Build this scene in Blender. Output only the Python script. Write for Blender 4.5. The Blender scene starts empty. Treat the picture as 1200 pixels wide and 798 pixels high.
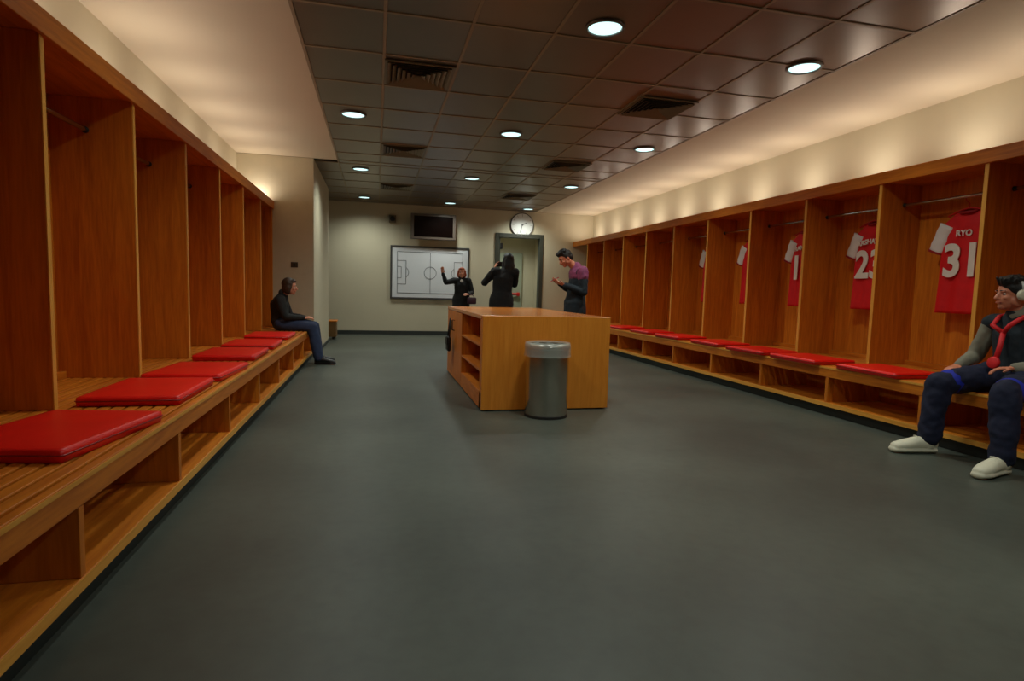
import bpy, bmesh, math, random
from mathutils import Vector, Matrix, noise
random.seed(7)
scene = bpy.context.scene
C = scene.collection

# ------------------------------------------------------------------ camera
FOC, YAW, PITCH, ROLL, EYE = 682.12, 0.2305, 0.08565, 0.02692, 1.1
cy, sy, cp, sp = math.cos(YAW), math.sin(YAW), math.cos(PITCH), math.sin(PITCH)
Fv = Vector((sy*cp, cy*cp, -sp)); R0 = Vector((cy, -sy, 0)); U0 = R0.cross(Fv)
cr, sr = math.cos(ROLL), math.sin(ROLL)
Rv = cr*R0 + sr*U0; Uv = -sr*R0 + cr*U0
cam_data = bpy.data.cameras.new('camera'); cam = bpy.data.objects.new('camera', cam_data); C.objects.link(cam)
cam_data.sensor_width = 36; cam_data.lens = FOC/1200*36; cam_data.clip_start = 0.05
M = Matrix((Rv, Uv, -Fv)).transposed().to_4x4(); M.translation = (0, 0, EYE)
cam.matrix_world = M
scene.camera = cam

# ------------------------------------------------------------------ view + world
scene.view_settings.view_transform = 'Standard'; scene.view_settings.look = 'None'
scene.view_settings.gamma = 1.0; scene.view_settings.use_curve_mapping = False
scene.view_settings.exposure = 1.0
w = bpy.data.worlds.new('world'); scene.world = w; w.use_nodes = True
w.node_tree.nodes['Background'].inputs[0].default_value = (0.6, 0.62, 0.6, 1)
w.node_tree.nodes['Background'].inputs[1].default_value = 0.05
DOWN_W, COVE_R, COVE_L = 46.0, 1.8, 1.5     # lamp powers

# ------------------------------------------------------------------ room numbers
XW_L, XW_R, YB, YF, ZC = -2.0, 5.25, 13.85, -3.0, 3.0
Y1, Y2, XP = 9.40, 12.2, -0.93              # return wall, pier end, pier face
XLF, XRF = -1.52, 4.76                      # locker fronts
BL, BR = -0.93, 4.16                        # bench fronts
ZS, ZT = 0.463, 2.33                        # seat, locker top
TX = [-0.58, 0.05, 0.67, 1.28, 1.88, 2.48, 3.07, 3.72]; TY0, TYP = 4.32, 0.757

# ------------------------------------------------------------------ materials
def L(c):
    return tuple((v/255/12.92 if v/255 <= 0.04045 else ((v/255+0.055)/1.055)**2.4) for v in c) + (1,)
def mat(name, col, rough=0.6, metal=0.0, spec=0.5, var=0.0, scale=8.0, bump=0.0, bscale=60.0, emit=None, estr=0, coat=0, trans=0, alpha=1, sheen=0):
    m = bpy.data.materials.new(name); m.use_nodes = True
    n, l = m.node_tree.nodes, m.node_tree.links; b = n['Principled BSDF']
    b.inputs['Base Color'].default_value = L(col); b.inputs['Roughness'].default_value = rough
    b.inputs['Metallic'].default_value = metal; b.inputs['Specular IOR Level'].default_value = spec
    b.inputs['Coat Weight'].default_value = coat; b.inputs['Transmission Weight'].default_value = trans
    b.inputs['Alpha'].default_value = alpha; b.inputs['Sheen Weight'].default_value = sheen
    tc = n.new('ShaderNodeTexCoord')
    if var:
        t = n.new('ShaderNodeTexNoise'); t.inputs['Scale'].default_value = scale; t.inputs['Detail'].default_value = 5
        l.new(tc.outputs['Object'], t.inputs['Vector'])
        mx = n.new('ShaderNodeMix'); mx.data_type = 'RGBA'
        mx.inputs['A'].default_value = L([max(0, v*(1-var)) for v in col]); mx.inputs['B'].default_value = L([min(255, v*(1+var)) for v in col])
        l.new(t.outputs['Fac'], mx.inputs['Factor']); l.new(mx.outputs['Result'], b.inputs['Base Color'])
    if bump:
        t2 = n.new('ShaderNodeTexNoise'); t2.inputs['Scale'].default_value = bscale
        bp = n.new('ShaderNodeBump'); bp.inputs['Strength'].default_value = bump; bp.inputs['Distance'].default_value = 0.01
        l.new(tc.outputs['Object'], t2.inputs['Vector']); l.new(t2.outputs['Fac'], bp.inputs['Height']); l.new(bp.outputs['Normal'], b.inputs['Normal'])
    if emit:
        b.inputs['Emission Color'].default_value = L(emit); b.inputs['Emission Strength'].default_value = estr
    return m
def wood(name, dark, light, axis='Z', rough=0.42, spec=0.4):
    m = bpy.data.materials.new(name); m.use_nodes = True
    n, l = m.node_tree.nodes, m.node_tree.links; b = n['Principled BSDF']
    b.inputs['Roughness'].default_value = rough; b.inputs['Specular IOR Level'].default_value = spec
    tc = n.new('ShaderNodeTexCoord'); mp = n.new('ShaderNodeMapping')
    oi = n.new('ShaderNodeObjectInfo'); ad = n.new('ShaderNodeVectorMath'); ad.operation = 'ADD'
    sc = {'Z': (9, 9, 0.7), 'Y': (9, 0.7, 9), 'X': (0.7, 9, 9)}[axis]
    mp.inputs['Scale'].default_value = sc
    ml = n.new('ShaderNodeMath'); ml.operation = 'MULTIPLY'; ml.inputs[1].default_value = 7.0
    l.new(oi.outputs['Random'], ml.inputs[0])
    l.new(tc.outputs['Object'], ad.inputs[0]); l.new(ml.outputs[0], ad.inputs[1]); l.new(ad.outputs[0], mp.inputs['Vector'])
    t = n.new('ShaderNodeTexNoise'); t.inputs['Scale'].default_value = 1.6; t.inputs['Detail'].default_value = 9; t.inputs['Distortion'].default_value = 1.2
    t2 = n.new('ShaderNodeTexNoise'); t2.inputs['Scale'].default_value = 9; t2.inputs['Detail'].default_value = 4
    l.new(mp.outputs[0], t.inputs['Vector']); l.new(mp.outputs[0], t2.inputs['Vector'])
    mm = n.new('ShaderNodeMix'); mm.inputs[0].default_value = 0.35
    l.new(t.outputs['Fac'], mm.inputs[2]); l.new(t2.outputs['Fac'], mm.inputs[3])
    cr_ = n.new('ShaderNodeValToRGB'); e = cr_.color_ramp.elements
    e[0].position = 0.34; e[0].color = L(dark); e[1].position = 0.64; e[1].color = L(light)
    l.new(mm.outputs[0], cr_.inputs['Fac']); l.new(cr_.outputs['Color'], b.inputs['Base Color'])
    bp = n.new('ShaderNodeBump'); bp.inputs['Strength'].default_value = 0.06; bp.inputs['Distance'].default_value = 0.004
    l.new(t2.outputs['Fac'], bp.inputs['Height']); l.new(bp.outputs['Normal'], b.inputs['Normal'])
    return m
WD = ((186, 98, 22), (222, 132, 36))
W_Z = wood('oak_vertical', *WD, 'Z'); W_Y = wood('oak_along', *WD, 'Y'); W_X = wood('oak_across', *WD, 'X')
W_EY = wood('oak_lipping_along', (222, 150, 52), (240, 176, 78), 'Y')
W_E = wood('oak_lipping', (222, 150, 52), (240, 176, 78), 'Z')
WP = wood('plywood_panel', (208, 122, 34), (224, 142, 48), 'Z', 0.35)
M_wall = mat('wall_paint', (206, 196, 168), 0.75, var=0.03, scale=1.5, bump=0.03, bscale=150)
M_plaster = mat('soffit_plaster', (208, 194, 168), 0.8, var=0.03, scale=1.0)
M_pier = mat('pier_paint', (206, 196, 168), 0.7, var=0.03)
M_skirt = mat('vinyl_skirting', (52, 56, 52), 0.5)
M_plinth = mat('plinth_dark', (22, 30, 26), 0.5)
M_tile = mat('ceiling_metal', (122, 108, 92), 0.33, metal=0.6, spec=0.5, var=0.05, scale=3)
M_grid = mat('ceiling_grid', (150, 132, 104), 0.5)
M_white = mat('white_enamel', (225, 225, 220), 0.4)
M_steel = mat('brushed_steel', (200, 194, 184), 0.24, metal=1.0, var=0.03, scale=30)
M_chrome = mat('chrome', (190, 188, 182), 0.2, metal=1.0)
M_dark = mat('dark_metal', (34, 32, 30), 0.45)
M_vent = mat('vent_slat', (120, 106, 80), 0.45, metal=0.3)
M_duct = mat('duct_black', (10, 9, 8), 0.9)
M_lens = mat('lamp_lens', (220, 245, 245), 0.3, emit=(205, 250, 248), estr=0.7)
M_red = mat('red_vinyl', (236, 22, 12), 0.36, spec=0.45, var=0.06, scale=5, bump=0.04, bscale=200)
M_piping = mat('red_vinyl_seam', (150, 8, 6), 0.4)
M_board = mat('whiteboard', (226, 228, 230), 0.22)
M_bline = mat('board_line', (96, 100, 108), 0.5)
M_frame = mat('board_frame', (74, 72, 70), 0.4)
M_tvframe = mat('tv_frame', (96, 84, 74), 0.4)
M_screen = mat('tv_screen', (14, 6, 5), 0.15)
M_doorfr = mat('door_frame', (62, 64, 54), 0.5)
M_door = mat('door_leaf', (150, 156, 134), 0.5)
M_redbar = mat('push_bar', (200, 30, 26), 0.4)
M_black = mat('black_plastic', (14, 13, 13), 0.45)
M_jersey = mat('jersey_red', (212, 6, 12), 0.7, var=0.08, scale=12)
M_jersey2 = mat('jersey_dark_red', (150, 8, 18), 0.7)
M_sleeve = mat('jersey_white', (226, 220, 212), 0.75)
M_letter = mat('shirt_lettering', (228, 222, 208), 0.6)
M_liner = mat('bin_liner', (214, 220, 210), 0.25, trans=0.2, alpha=0.38, bump=0.3, bscale=40)

# floor: smooth grey-green vinyl with scuffs
def floor_mat():
    m = bpy.data.materials.new('grey_vinyl_floor'); m.use_nodes = True
    n, l = m.node_tree.nodes, m.node_tree.links; b = n['Principled BSDF']
    tc = n.new('ShaderNodeTexCoord')
    a = n.new('ShaderNodeTexNoise'); a.inputs['Scale'].default_value = 0.9; a.inputs['Detail'].default_value = 6
    c = n.new('ShaderNodeTexNoise'); c.inputs['Scale'].default_value = 14; c.inputs['Detail'].default_value = 8
    v = n.new('ShaderNodeTexVoronoi'); v.inputs['Scale'].default_value = 1.7
    for t in (a, c, v): l.new(tc.outputs['Object'], t.inputs['Vector'])
    r = n.new('ShaderNodeValToRGB'); e = r.color_ramp.elements
    e[0].position = 0.3; e[0].color = L((66, 70, 63)); e[1].position = 0.7; e[1].color = L((88, 94, 84))
    l.new(a.outputs['Fac'], r.inputs['Fac'])
    r2 = n.new('ShaderNodeValToRGB'); e = r2.color_ramp.elements
    e[0].position = 0.3; e[0].color = (0.86, 0.86, 0.86, 1); e[1].position = 0.6; e[1].color = (1, 1, 1, 1)
    l.new(c.outputs['Fac'], r2.inputs['Fac'])
    r3 = n.new('ShaderNodeValToRGB'); e = r3.color_ramp.elements      # a few small dark scuffs
    e[0].position = 0.015; e[0].color = (0.45, 0.42, 0.42, 1); e[1].position = 0.035; e[1].color = (1, 1, 1, 1)
    l.new(v.outputs['Distance'], r3.inputs['Fac'])
    m1 = n.new('ShaderNodeMix'); m1.data_type = 'RGBA'; m1.blend_type = 'MULTIPLY'; m1.inputs['Factor'].default_value = 1
    m2 = n.new('ShaderNodeMix'); m2.data_type = 'RGBA'; m2.blend_type = 'MULTIPLY'; m2.inputs['Factor'].default_value = 1
    l.new(r.outputs['Color'], m1.inputs['A']); l.new(r2.outputs['Color'], m1.inputs['B'])
    l.new(m1.outputs['Result'], m2.inputs['A']); l.new(r3.outputs['Color'], m2.inputs['B'])
    l.new(m2.outputs['Result'], b.inputs['Base Color'])
    b.inputs['Roughness'].default_value = 0.42; b.inputs['Specular IOR Level'].default_value = 0.4
    return m
M_floor = floor_mat()

# ------------------------------------------------------------------ helpers
def BM(): return bmesh.new()
def bx(bm, x0, x1, y0, y1, z0, z1, bev=0.0):
    r = bmesh.ops.create_cube(bm, size=1.0)
    vs = r['verts']
    for v in vs:
        v.co = Vector((x0+(v.co.x+.5)*(x1-x0), y0+(v.co.y+.5)*(y1-y0), z0+(v.co.z+.5)*(z1-z0)))
    if bev:
        es = list({e for v in vs for e in v.link_edges})
        bmesh.ops.bevel(bm, geom=es, offset=bev, segments=2, affect='EDGES', profile=0.5)
    return bm
def box(x0, x1, y0, y1, z0, z1, bev=0.0): return bx(BM(), x0, x1, y0, y1, z0, z1, bev)
def tube(bm, pts, rad, seg=10, closed=False):
    pts = [Vector(p) for p in pts]; n = len(pts); rings = []
    rr = rad if isinstance(rad, (list, tuple)) else [rad]*n
    prev = None
    for i, p in enumerate(pts):
        a = pts[(i-1) % n] if (i or closed) else p; b = pts[(i+1) % n] if (i < n-1 or closed) else p
        d = (b-a).normalized()
        if prev is None:
            s = d.orthogonal().normalized()
        else:
            s = (prev - d*prev.dot(d)).normalized()
        prev = s; t = d.cross(s)
        rings.append([bm.verts.new(p + (s*math.cos(k*math.tau/seg)+t*math.sin(k*math.tau/seg))*rr[i]) for k in range(seg)])
    m = n if closed else n-1
    for i in range(m):
        A, B = rings[i], rings[(i+1) % n]
        for k in range(seg): bm.faces.new((A[k], A[(k+1) % seg], B[(k+1) % seg], B[k]))
    if not closed:
        bm.faces.new(rings[0][::-1]); bm.faces.new(rings[-1])
    return bm
def lathe(bm, prof, c, seg=40, axis='Z', wob=None):
    rings = []
    for r, z in prof:
        ring = []
        for k in range(seg):
            a = k*math.tau/seg; q = r*(1+(wob(a, z) if wob else 0))
            ring.append(bm.verts.new(Vector(c)+(Vector((q*math.cos(a), q*math.sin(a), z)) if axis == 'Z' else Vector((q*math.cos(a), z, q*math.sin(a))))))
        rings.append(ring)
    for A, B in zip(rings, rings[1:]):
        for k in range(seg): bm.faces.new((A[k], A[(k+1) % seg], B[(k+1) % seg], B[k]))
    if prof[0][0] < .002 or True:
        pass
    return bm
def origin(parent):
    v = Vector((0, 0, 0))
    while parent is not None:
        v += parent.location; parent = parent.parent
    return v
def obj(name, bm, m, parent=None, smooth=False, loc=None):
    """link a bmesh given in world coordinates as one object"""
    me = bm if isinstance(bm, bpy.types.Mesh) else None
    o_ = origin(parent) + (Vector(loc) if loc and parent is None else Vector((0, 0, 0)))
    if me is None:
        bmesh.ops.recalc_face_normals(bm, faces=bm.faces)
        me = bpy.data.meshes.new(name); bm.to_mesh(me); bm.free()
    me.transform(Matrix.Translation(-o_))
    me.materials.clear(); me.materials.append(m)
    if smooth:
        for p in me.polygons: p.use_smooth = True
        if smooth != 'all': me.set_sharp_from_angle(angle=math.radians(40))
    o = bpy.data.objects.new(name, me); C.objects.link(o); o.parent = parent
    if loc and parent is None: o.location = loc
    return o
def tag(o, label, cat, group=None):
    o['label'] = label; o['category'] = cat
    if group: o['group'] = group
    return o
def thing(name, label, cat, loc=(0, 0, 0), group=None):
    o = bpy.data.objects.new(name, None); C.objects.link(o); o.location = loc; o.empty_display_size = .1
    return tag(o, label, cat, group)
def struct(name, bm, m, **k):
    o = obj(name, bm, m, **k); o['kind'] = 'structure'; return o
def copy_tree(o, parent=None):
    c = o.copy(); C.objects.link(c); c.parent = parent
    for ch in list(o.children): copy_tree(ch, c)
    return c
def place(root, first, loc, label, rz=0.0):
    r = root if first else copy_tree(root)
    r.location = loc; r.rotation_euler = (0, 0, rz); r['label'] = label
    return r
ORD = ['nearest', 'second nearest', 'third nearest', 'fourth nearest', 'fifth nearest', 'sixth nearest', 'seventh nearest', 'eighth nearest', 'ninth nearest', 'tenth nearest', 'eleventh nearest', 'twelfth nearest']

# ------------------------------------------------------------------ room shell
T = 0.15
struct('floor', box(-3.8, XW_R+T, YF-T, 16.6, -0.12, 0), M_floor)
struct('wall_left', box(XW_L-T, XW_L, YF, Y1, 0, ZC), M_wall)
struct('wall_right', box(XW_R, XW_R+T, YF, YB, 0, ZC), M_wall)
struct('wall_front', box(XW_L-T, XW_R+T, YF-T, YF, 0, ZC), M_wall)
struct('wall_return', box(XW_L-T, XP, Y1, Y2, 0, ZC, 0.004), M_pier)
bm = BM(); DX0, DX1, DZ = 2.82, 3.92, 2.42
bx(bm, -3.6, DX0, YB, YB+T, 0, ZC+.1); bx(bm, DX1, XW_R+T, YB, YB+T, 0, ZC+.1); bx(bm, DX0, DX1, YB, YB+T, DZ, ZC+.1)
struct('wall_back', bm, M_wall)
struct('wall_alcove', box(-3.75, -3.6, Y2-.3, YB+T, 0, ZC), M_wall)
# passage behind the doorway
bm = BM(); bx(bm, 2.5, 2.6, YB+T, 16.2, 0, 2.7); bx(bm, 4.4, 4.5, YB+T, 16.2, 0, 2.7); bx(bm, 2.5, 4.5, 16.2, 16.3, 0, 2.7); bx(bm, 2.5, 4.5, YB+T, 16.3, 2.7, 2.8)
struct('wall_passage', bm, M_wall)
# ceiling: plaster soffits and metal tiles in a grid
bm = BM()
bx(bm, XW_L-T, TX[0]-.012, YF, Y1, ZC, ZC+.1); struct('ceiling_soffit_left', bm, M_plaster).name = 'ceiling'
bm = BM(); bx(bm, TX[-1]+.012, XW_R+T, YF, YB, ZC, ZC+.1)
struct('ceiling', bm, M_plaster)
bm = BM(); g = 0.012
ys = [TY0+TYP*k for k in range(-10, 13)] ; ys = [YF]+[y for y in ys if YF+.1 < y < YB-.1]+[YB]
xs_far = [-3.6+.02, -3.02, -2.41, -1.80, -1.19]+TX
for j in range(len(ys)-1):
    xs = xs_far if ys[j] > Y1-.3 else TX
    for i in range(len(xs)-1):
        y0 = max(ys[j], Y1) if xs[i+1] <= TX[0]+.001 else ys[j]
        r = bx(bm, xs[i]+g, xs[i+1]-g, y0+g, ys[j+1]-g, ZC+.004, ZC+.03, 0.003)
struct('ceiling', bm, M_tile)
bm = BM()
for x in TX: bx(bm, x-g, x+g, YF, YB, ZC-.001, ZC+.012)
for x in xs_far[:5]: bx(bm, x-g, x+g, Y1, YB, ZC-.001, ZC+.012)
for y in ys[1:-1]: bx(bm, (TX[0] if y < Y1 else -3.6), TX[-1], y-g, y+g, ZC-.002, ZC+.011)
bx(bm, -3.6, TX[-1], Y1-.01, Y1+.012, ZC-.003, ZC+.01)
struct('trim_1', bm, M_grid)
struct('ceiling', box(-3.75, XW_R+T, YF, YB, ZC+.1, ZC+.14), M_duct)
# skirting
bm = BM(); bx(bm, -3.6, DX0-.06, YB-.015, YB, 0, 0.09); bx(bm, DX1+.06, BR+.1, YB-.015, YB, 0, 0.09)
struct('baseboard_back', bm, M_skirt)
struct('baseboard_return', box(BL+.03, XP+.012, Y1-.012, Y2+.012, 0, 0.05), M_skirt)
# door frame
bm = BM()
for x0, x1, z0, z1 in ((DX0-.05, DX0+.04, 0, DZ+.05), (DX1-.04, DX1+.05, 0, DZ+.05), (DX0+.04, DX1-.04, DZ-.05, DZ+.05)):
    bx(bm, x0, x1, YB-.03, YB+T+.01, z0, z1, 0.006)
struct('trim_2', bm, M_doorfr)
d = struct('door_1', box(2.98, 4.02, 16.1, 16.15, 0.01, 2.15, 0.005), M_door)
bm = BM(); tube(bm, [(3.12, 16.02, 1.0), (3.9, 16.02, 1.0)], 0.03); bx(bm, 3.08, 3.16, 16.0, 16.1, .95, 1.05, .005); bx(bm, 3.86, 3.94, 16.0, 16.1, .95, 1.05, .005)
obj('push_bar', bm, M_redbar, d, smooth=True)
obj('lock_plate', lathe(BM(), [(0, 0), (.06, 0), (.06, -.02), (0, -.02)], (3.55, 16.1, 1.38), 24, 'Y'), M_dark, d)
dl = struct('door_2', box(DX0+.045, DX0+.085, YB+.02, YB+1.02, .01, DZ-.06, .004), M_doorfr)
obj('shadow_block', box(DX0+.085, DX0+.16, YB+.1, YB+.42, DZ-.32, DZ-.18, .01), M_black, dl)  # black box standing in for the shadow at the opening's top left

# ------------------------------------------------------------------ ceiling lamps
M_rim = mat('lamp_rim', (92, 84, 78), .4, metal=.5)
def make_lamp():
    t = thing('ceiling_light', '', 'light', (0, 0, ZC), 'round recessed downlights')
    obj('rim', lathe(BM(), [(.122, .02), (.122, -.010), (.126, -.014), (.138, -.012), (.143, -.004), (.143, .001)], (0, 0, ZC), 40), M_rim, t, smooth=True)
    obj('lens', lathe(BM(), [(.0005, -.006), (.06, -.0055), (.118, -.003), (.121, .004)], (0, 0, ZC), 40), M_lens, t, smooth='all')
    ld = bpy.data.lights.new('lamp', 'SPOT'); ld.energy = DOWN_W; ld.color = (0.93, 1.0, 0.93); ld.shadow_soft_size = .11
    ld.spot_size = math.radians(152); ld.spot_blend = 1.0
    lo = bpy.data.objects.new('bulb', ld); C.objects.link(lo); lo.parent = t; lo.location = (0, 0, -.03)
    return t
proto = make_lamp(); first = True
rows = [(-0.26, 'left row of round ceiling lights', [3.85, 6.89, 9.97, 13.04]), (1.59, 'middle row of round ceiling lights', [1.1, 4.11, 7.11, 10.10, 13.14]), (3.43, 'right row of round ceiling lights', [1.4, 4.32, 7.27, 10.24, 13.33])]
for x, rn, yl in rows:
    vis = 0
    for y in yl:
        if (x < 0 and y < 5) or y < 3:
            lab = 'glowing ceiling light just out of view, start of the '+rn
        else:
            lab = 'glowing recessed downlight, %s in the %s' % (ORD[vis], rn); vis += 1
        place(proto, first, (x, y, ZC), lab); first = False

# ------------------------------------------------------------------ ceiling vents (concentric square louvres)
def make_vent():
    t = thing('ceiling_vent', '', 'vent', (0, 0, ZC), 'square ceiling air vents')
    h = .285
    obj('duct', box(-h, h, -h, h, ZC-.002, ZC+.003), M_duct, t)
    bm = BM()
    for a, b_, c_, d_ in ((-h-.015, h+.015, -h-.015, -h+.012), (-h-.015, h+.015, h-.012, h+.015), (-h-.015, -h+.012, -h, h), (h-.012, h+.015, -h, h)):
        bx(bm, a, b_, c_, d_, ZC-.014, ZC-.001, .002)
    obj('frame', bm, M_vent, t)
    for k in range(6):
        s0 = h-.012-k*.043; s1 = s0-.034; z0, z1 = ZC-.026, ZC-.003
        bm = BM()
        for q in range(4):
            R = Matrix.Rotation(q*math.pi/2, 3, 'Z')
            pts = [Vector((-s1, s1, z1)), Vector((s1, s1, z1)), Vector((s0, s0, z0)), Vector((-s0, s0, z0))]
            vs = [bm.verts.new(R @ p) for p in pts]; vt = [bm.verts.new(R @ (p+Vector((0, 0, .002)))) for p in pts]
            bm.faces.new(vs); bm.faces.new(vt[::-1])
            for i in range(4): bm.faces.new((vs[i], vt[i], vt[(i+1) % 4], vs[(i+1) % 4]))
        obj('slat', bm, M_vent, t)
    return t
pc = place(make_lamp(), True, (3.45, 15.1, 2.70), 'added unseen ceiling light brightening the passage behind the doorway')  # added lamp, hidden from view, to brighten the dark passage
for ch in pc.children:
    if ch.type == 'LIGHT': ch.data.energy = 60
del pc['group']
proto = make_vent(); first = True
for x, y, lab in ((.355, 5.46, 'square louvred ceiling vent nearest the camera, left of the middle lights'), (.355, 8.42, 'square louvred ceiling vent, second one back in the left vent row'), (.355, 11.45, 'square louvred ceiling vent farthest back in the left vent row'),
                  (2.78, 5.65, 'dark square ceiling vent nearest the camera in the right vent row'), (2.79, 8.60, 'dark square ceiling vent, second one back in the right vent row'), (2.79, 11.68, 'dark square ceiling vent above the clock and doorway')):
    place(proto, first, (x, y, ZC), lab); first = False

# ------------------------------------------------------------------ lockers
def make_locker(side, pitch, depth, front, wallx):
    """one bay; local y 0..pitch with the dividing board at the far end"""
    s = 1 if side == 'left' else -1        # direction from wall to room
    t = thing('locker', '', 'locker', (front, 0, ZS), 'open wooden locker bays on the %s wall' % side)
    back = wallx + s*.004
    X = lambda a, b: (min(a, b), max(a, b))
    a, b = X(back, front)
    def P(name, x, y, z, m, bev=.002):
        bm = box(x[0], x[1], y[0], y[1], z[0], z[1], bev)
        return obj(name, bm, m, t)
    P('side_panel', (a, b), (pitch-.034, pitch-.001), (ZS, ZT-.10), W_Z, .003)
    P('edge_strip', X(front+s*.0005, front+s*.006), (pitch-.034, pitch-.001), (ZS, ZT-.116), W_E, 0)
    P('back_panel', X(back, back+s*.018), (.001, pitch-.035), (ZS, ZT-.10), W_Z)
    P('top_panel', (a, b), (.001, pitch-.001), (ZT-.10, ZT-.065), W_Y)
    P('shoe_ledge', X(back+s*.019, back+s*.06), (.001, pitch-.035), (ZS, ZS+.045), W_Y)
    xr = (front+wallx)/2 - s*.02
    rod = obj('hanging_rail', tube(BM(), [(xr, .002, 2.03), (xr, pitch-.036, 2.03)], .015, 12), M_chrome, t, smooth=True)
    for yy, dd in ((.002, 1), (pitch-.036, -1)):
        obj('bracket', tube(BM(), [(xr, yy, 2.03), (xr, yy+dd*.012, 2.03), (xr, yy+dd*.014, 2.03), (xr, yy+dd*.03, 2.03)], [.02, .02, .017, .016], 16), M_dark, rod, smooth=True)
    return t
# children were built at y=0 with t.location.y=0; moving t moves the bay
LP = 1.052; lyb = [2.19+LP*k for k in range(-1, 7)]
protoL = make_locker('left', LP, 0, XLF, XW_L); first = True
for k, y in enumerate(lyb[:-1] if lyb[-1]+LP > Y1 else lyb):
    n = k-1
    lab = 'open wooden locker bay beside the camera on the left wall' if n < 0 else 'open wooden locker bay on the left wall, %s to the camera' % ORD[n]
    if k == 6: pass
    place(protoL, first, (XLF, y, ZS), lab); first = False
# last, shorter bay against the return wall
lastw = Y1-lyb[-1]-.004
if lastw > .3:
    pr = make_locker('left', lastw, 0, XLF, XW_L); place(pr, True, (XLF, lyb[-1], ZS), 'open wooden locker bay at the far end of the left wall, against pale wall')
RP = 1.0095; ryb = [2.79+RP*k for k in range(-1, 11)]
protoR = make_locker('right', RP, 0, XRF, XW_R)
# on the right the board faces the camera from the near end too: same bay, board at its far end
first = True
for k, y in enumerate(ryb):
    lab = 'open wooden locker bay behind the seated boy, at the right edge' if k == 1 else ('open wooden locker bay just out of view on the right wall' if k == 0 else 'open wooden locker bay on the right wall, %s beyond the seated boy' % ORD[k-2].replace('nearest', 'one').replace('nine','nine'))
    if y+RP > YB: break
    place(protoR, first, (XRF, y, ZS), lab); first = False
endw = YB-ryb[-1]-RP-.004
# cornice boards running over the bays
for nm, xa, xb, ya, yb, xw, lab in (('left', XLF, XLF+.028, 1.14, Y1-.004, XW_L, 'long wooden cornice board capping the lockers on the left wall'), ('right', XRF-.028, XRF, 1.78, YB-.004, XW_R, 'long wooden cornice board capping the lockers on the right wall')):
    c = thing('locker_cornice', lab, 'cornice', ((xa+xb)/2, (ya+yb)/2, ZT-.115))
    obj('fascia', box(xa, xb, ya, yb, ZT-.115, ZT, .004), W_Y, c)
    lip0, lip1 = (xw+.004, xa) if nm == 'left' else (xb, xw-.004)
    obj('top_board', box(lip0, lip1, ya, yb, ZT-.064, ZT-.04, .002), W_Y, c)

# ------------------------------------------------------------------ benches
def bench(side, xf, xw, y0, y1, divs, lab):
    s = -1 if side == 'left' else 1        # from room to wall
    X = lambda a, b: (min(a, b), max(a, b))
    t = thing('bench', lab, 'bench', (xf, (y0+y1)/2, 0))
    def P(name, xa, xb, ya, yb, za, zb, m, bev=.003):
        a, b = X(xa, xb); return obj(name, box(a, b, ya, yb, za, zb, bev), m, t)
    back = xw - s*.004
    bm = BM(); x = xf+s*.052; wdt, gap = .048, .014
    while abs(x+s*wdt-xf) < abs(back-xf):
        a, b = X(x, x+s*wdt); bx(bm, a, b, y0, y1, ZS-.028, ZS, .004); x += s*(wdt+gap)
    obj('slatted_seat', bm, W_Y, t)
    P('front_rail', xf, xf+s*.038, y0, y1, ZS-.10, ZS, W_Y, .005)
    P('bottom_shelf', xf, xf+s*.62, y0, y1, .085, .125, W_Y, .003)
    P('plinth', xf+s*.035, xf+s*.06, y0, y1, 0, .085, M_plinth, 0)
    P('cubby_back', xf+s*.60, xf+s*.618, y0, y1, .126, ZS-.07, W_Z, 0)
    P('support_rail', xf+s*.30, xf+s*.34, y0, y1, ZS-.07, ZS-.029, W_Y, 0)
    P('shelf_edge', xf-s*.0005, xf-s*.005, y0, y1, .086, .124, W_EY, 0)
    P('rail_highlight', xf-s*.0005, xf-s*.004, y0, y1, ZS-.020, ZS-.004, W_EY, 0)  # highlight along the rail top, put in as a strip of lighter wood
    for d_ in divs: P('cubby_divider', xf+s*.002, xf+s*.598, d_-.017, d_+.017, .126, ZS-.101, W_Z, .002)
    return t
bench('left', BL, XW_L, 0.9, Y1-.006, [1.1, 2.11, 3.09, 4.09, 5.09, 6.09, 7.09, 8.09, 9.1], 'long slatted wooden bench with open cubbies along the left wall')
bench('right', BR, XW_R, 1.6, YB-.02, [1.7, 2.68, 3.66, 4.64, 5.62, 6.61, 7.59, 8.57, 9.55, 10.53, 11.5, 12.5, 13.4], 'long wooden bench with open cubbies along the right wall, boy sitting on it')

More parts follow.
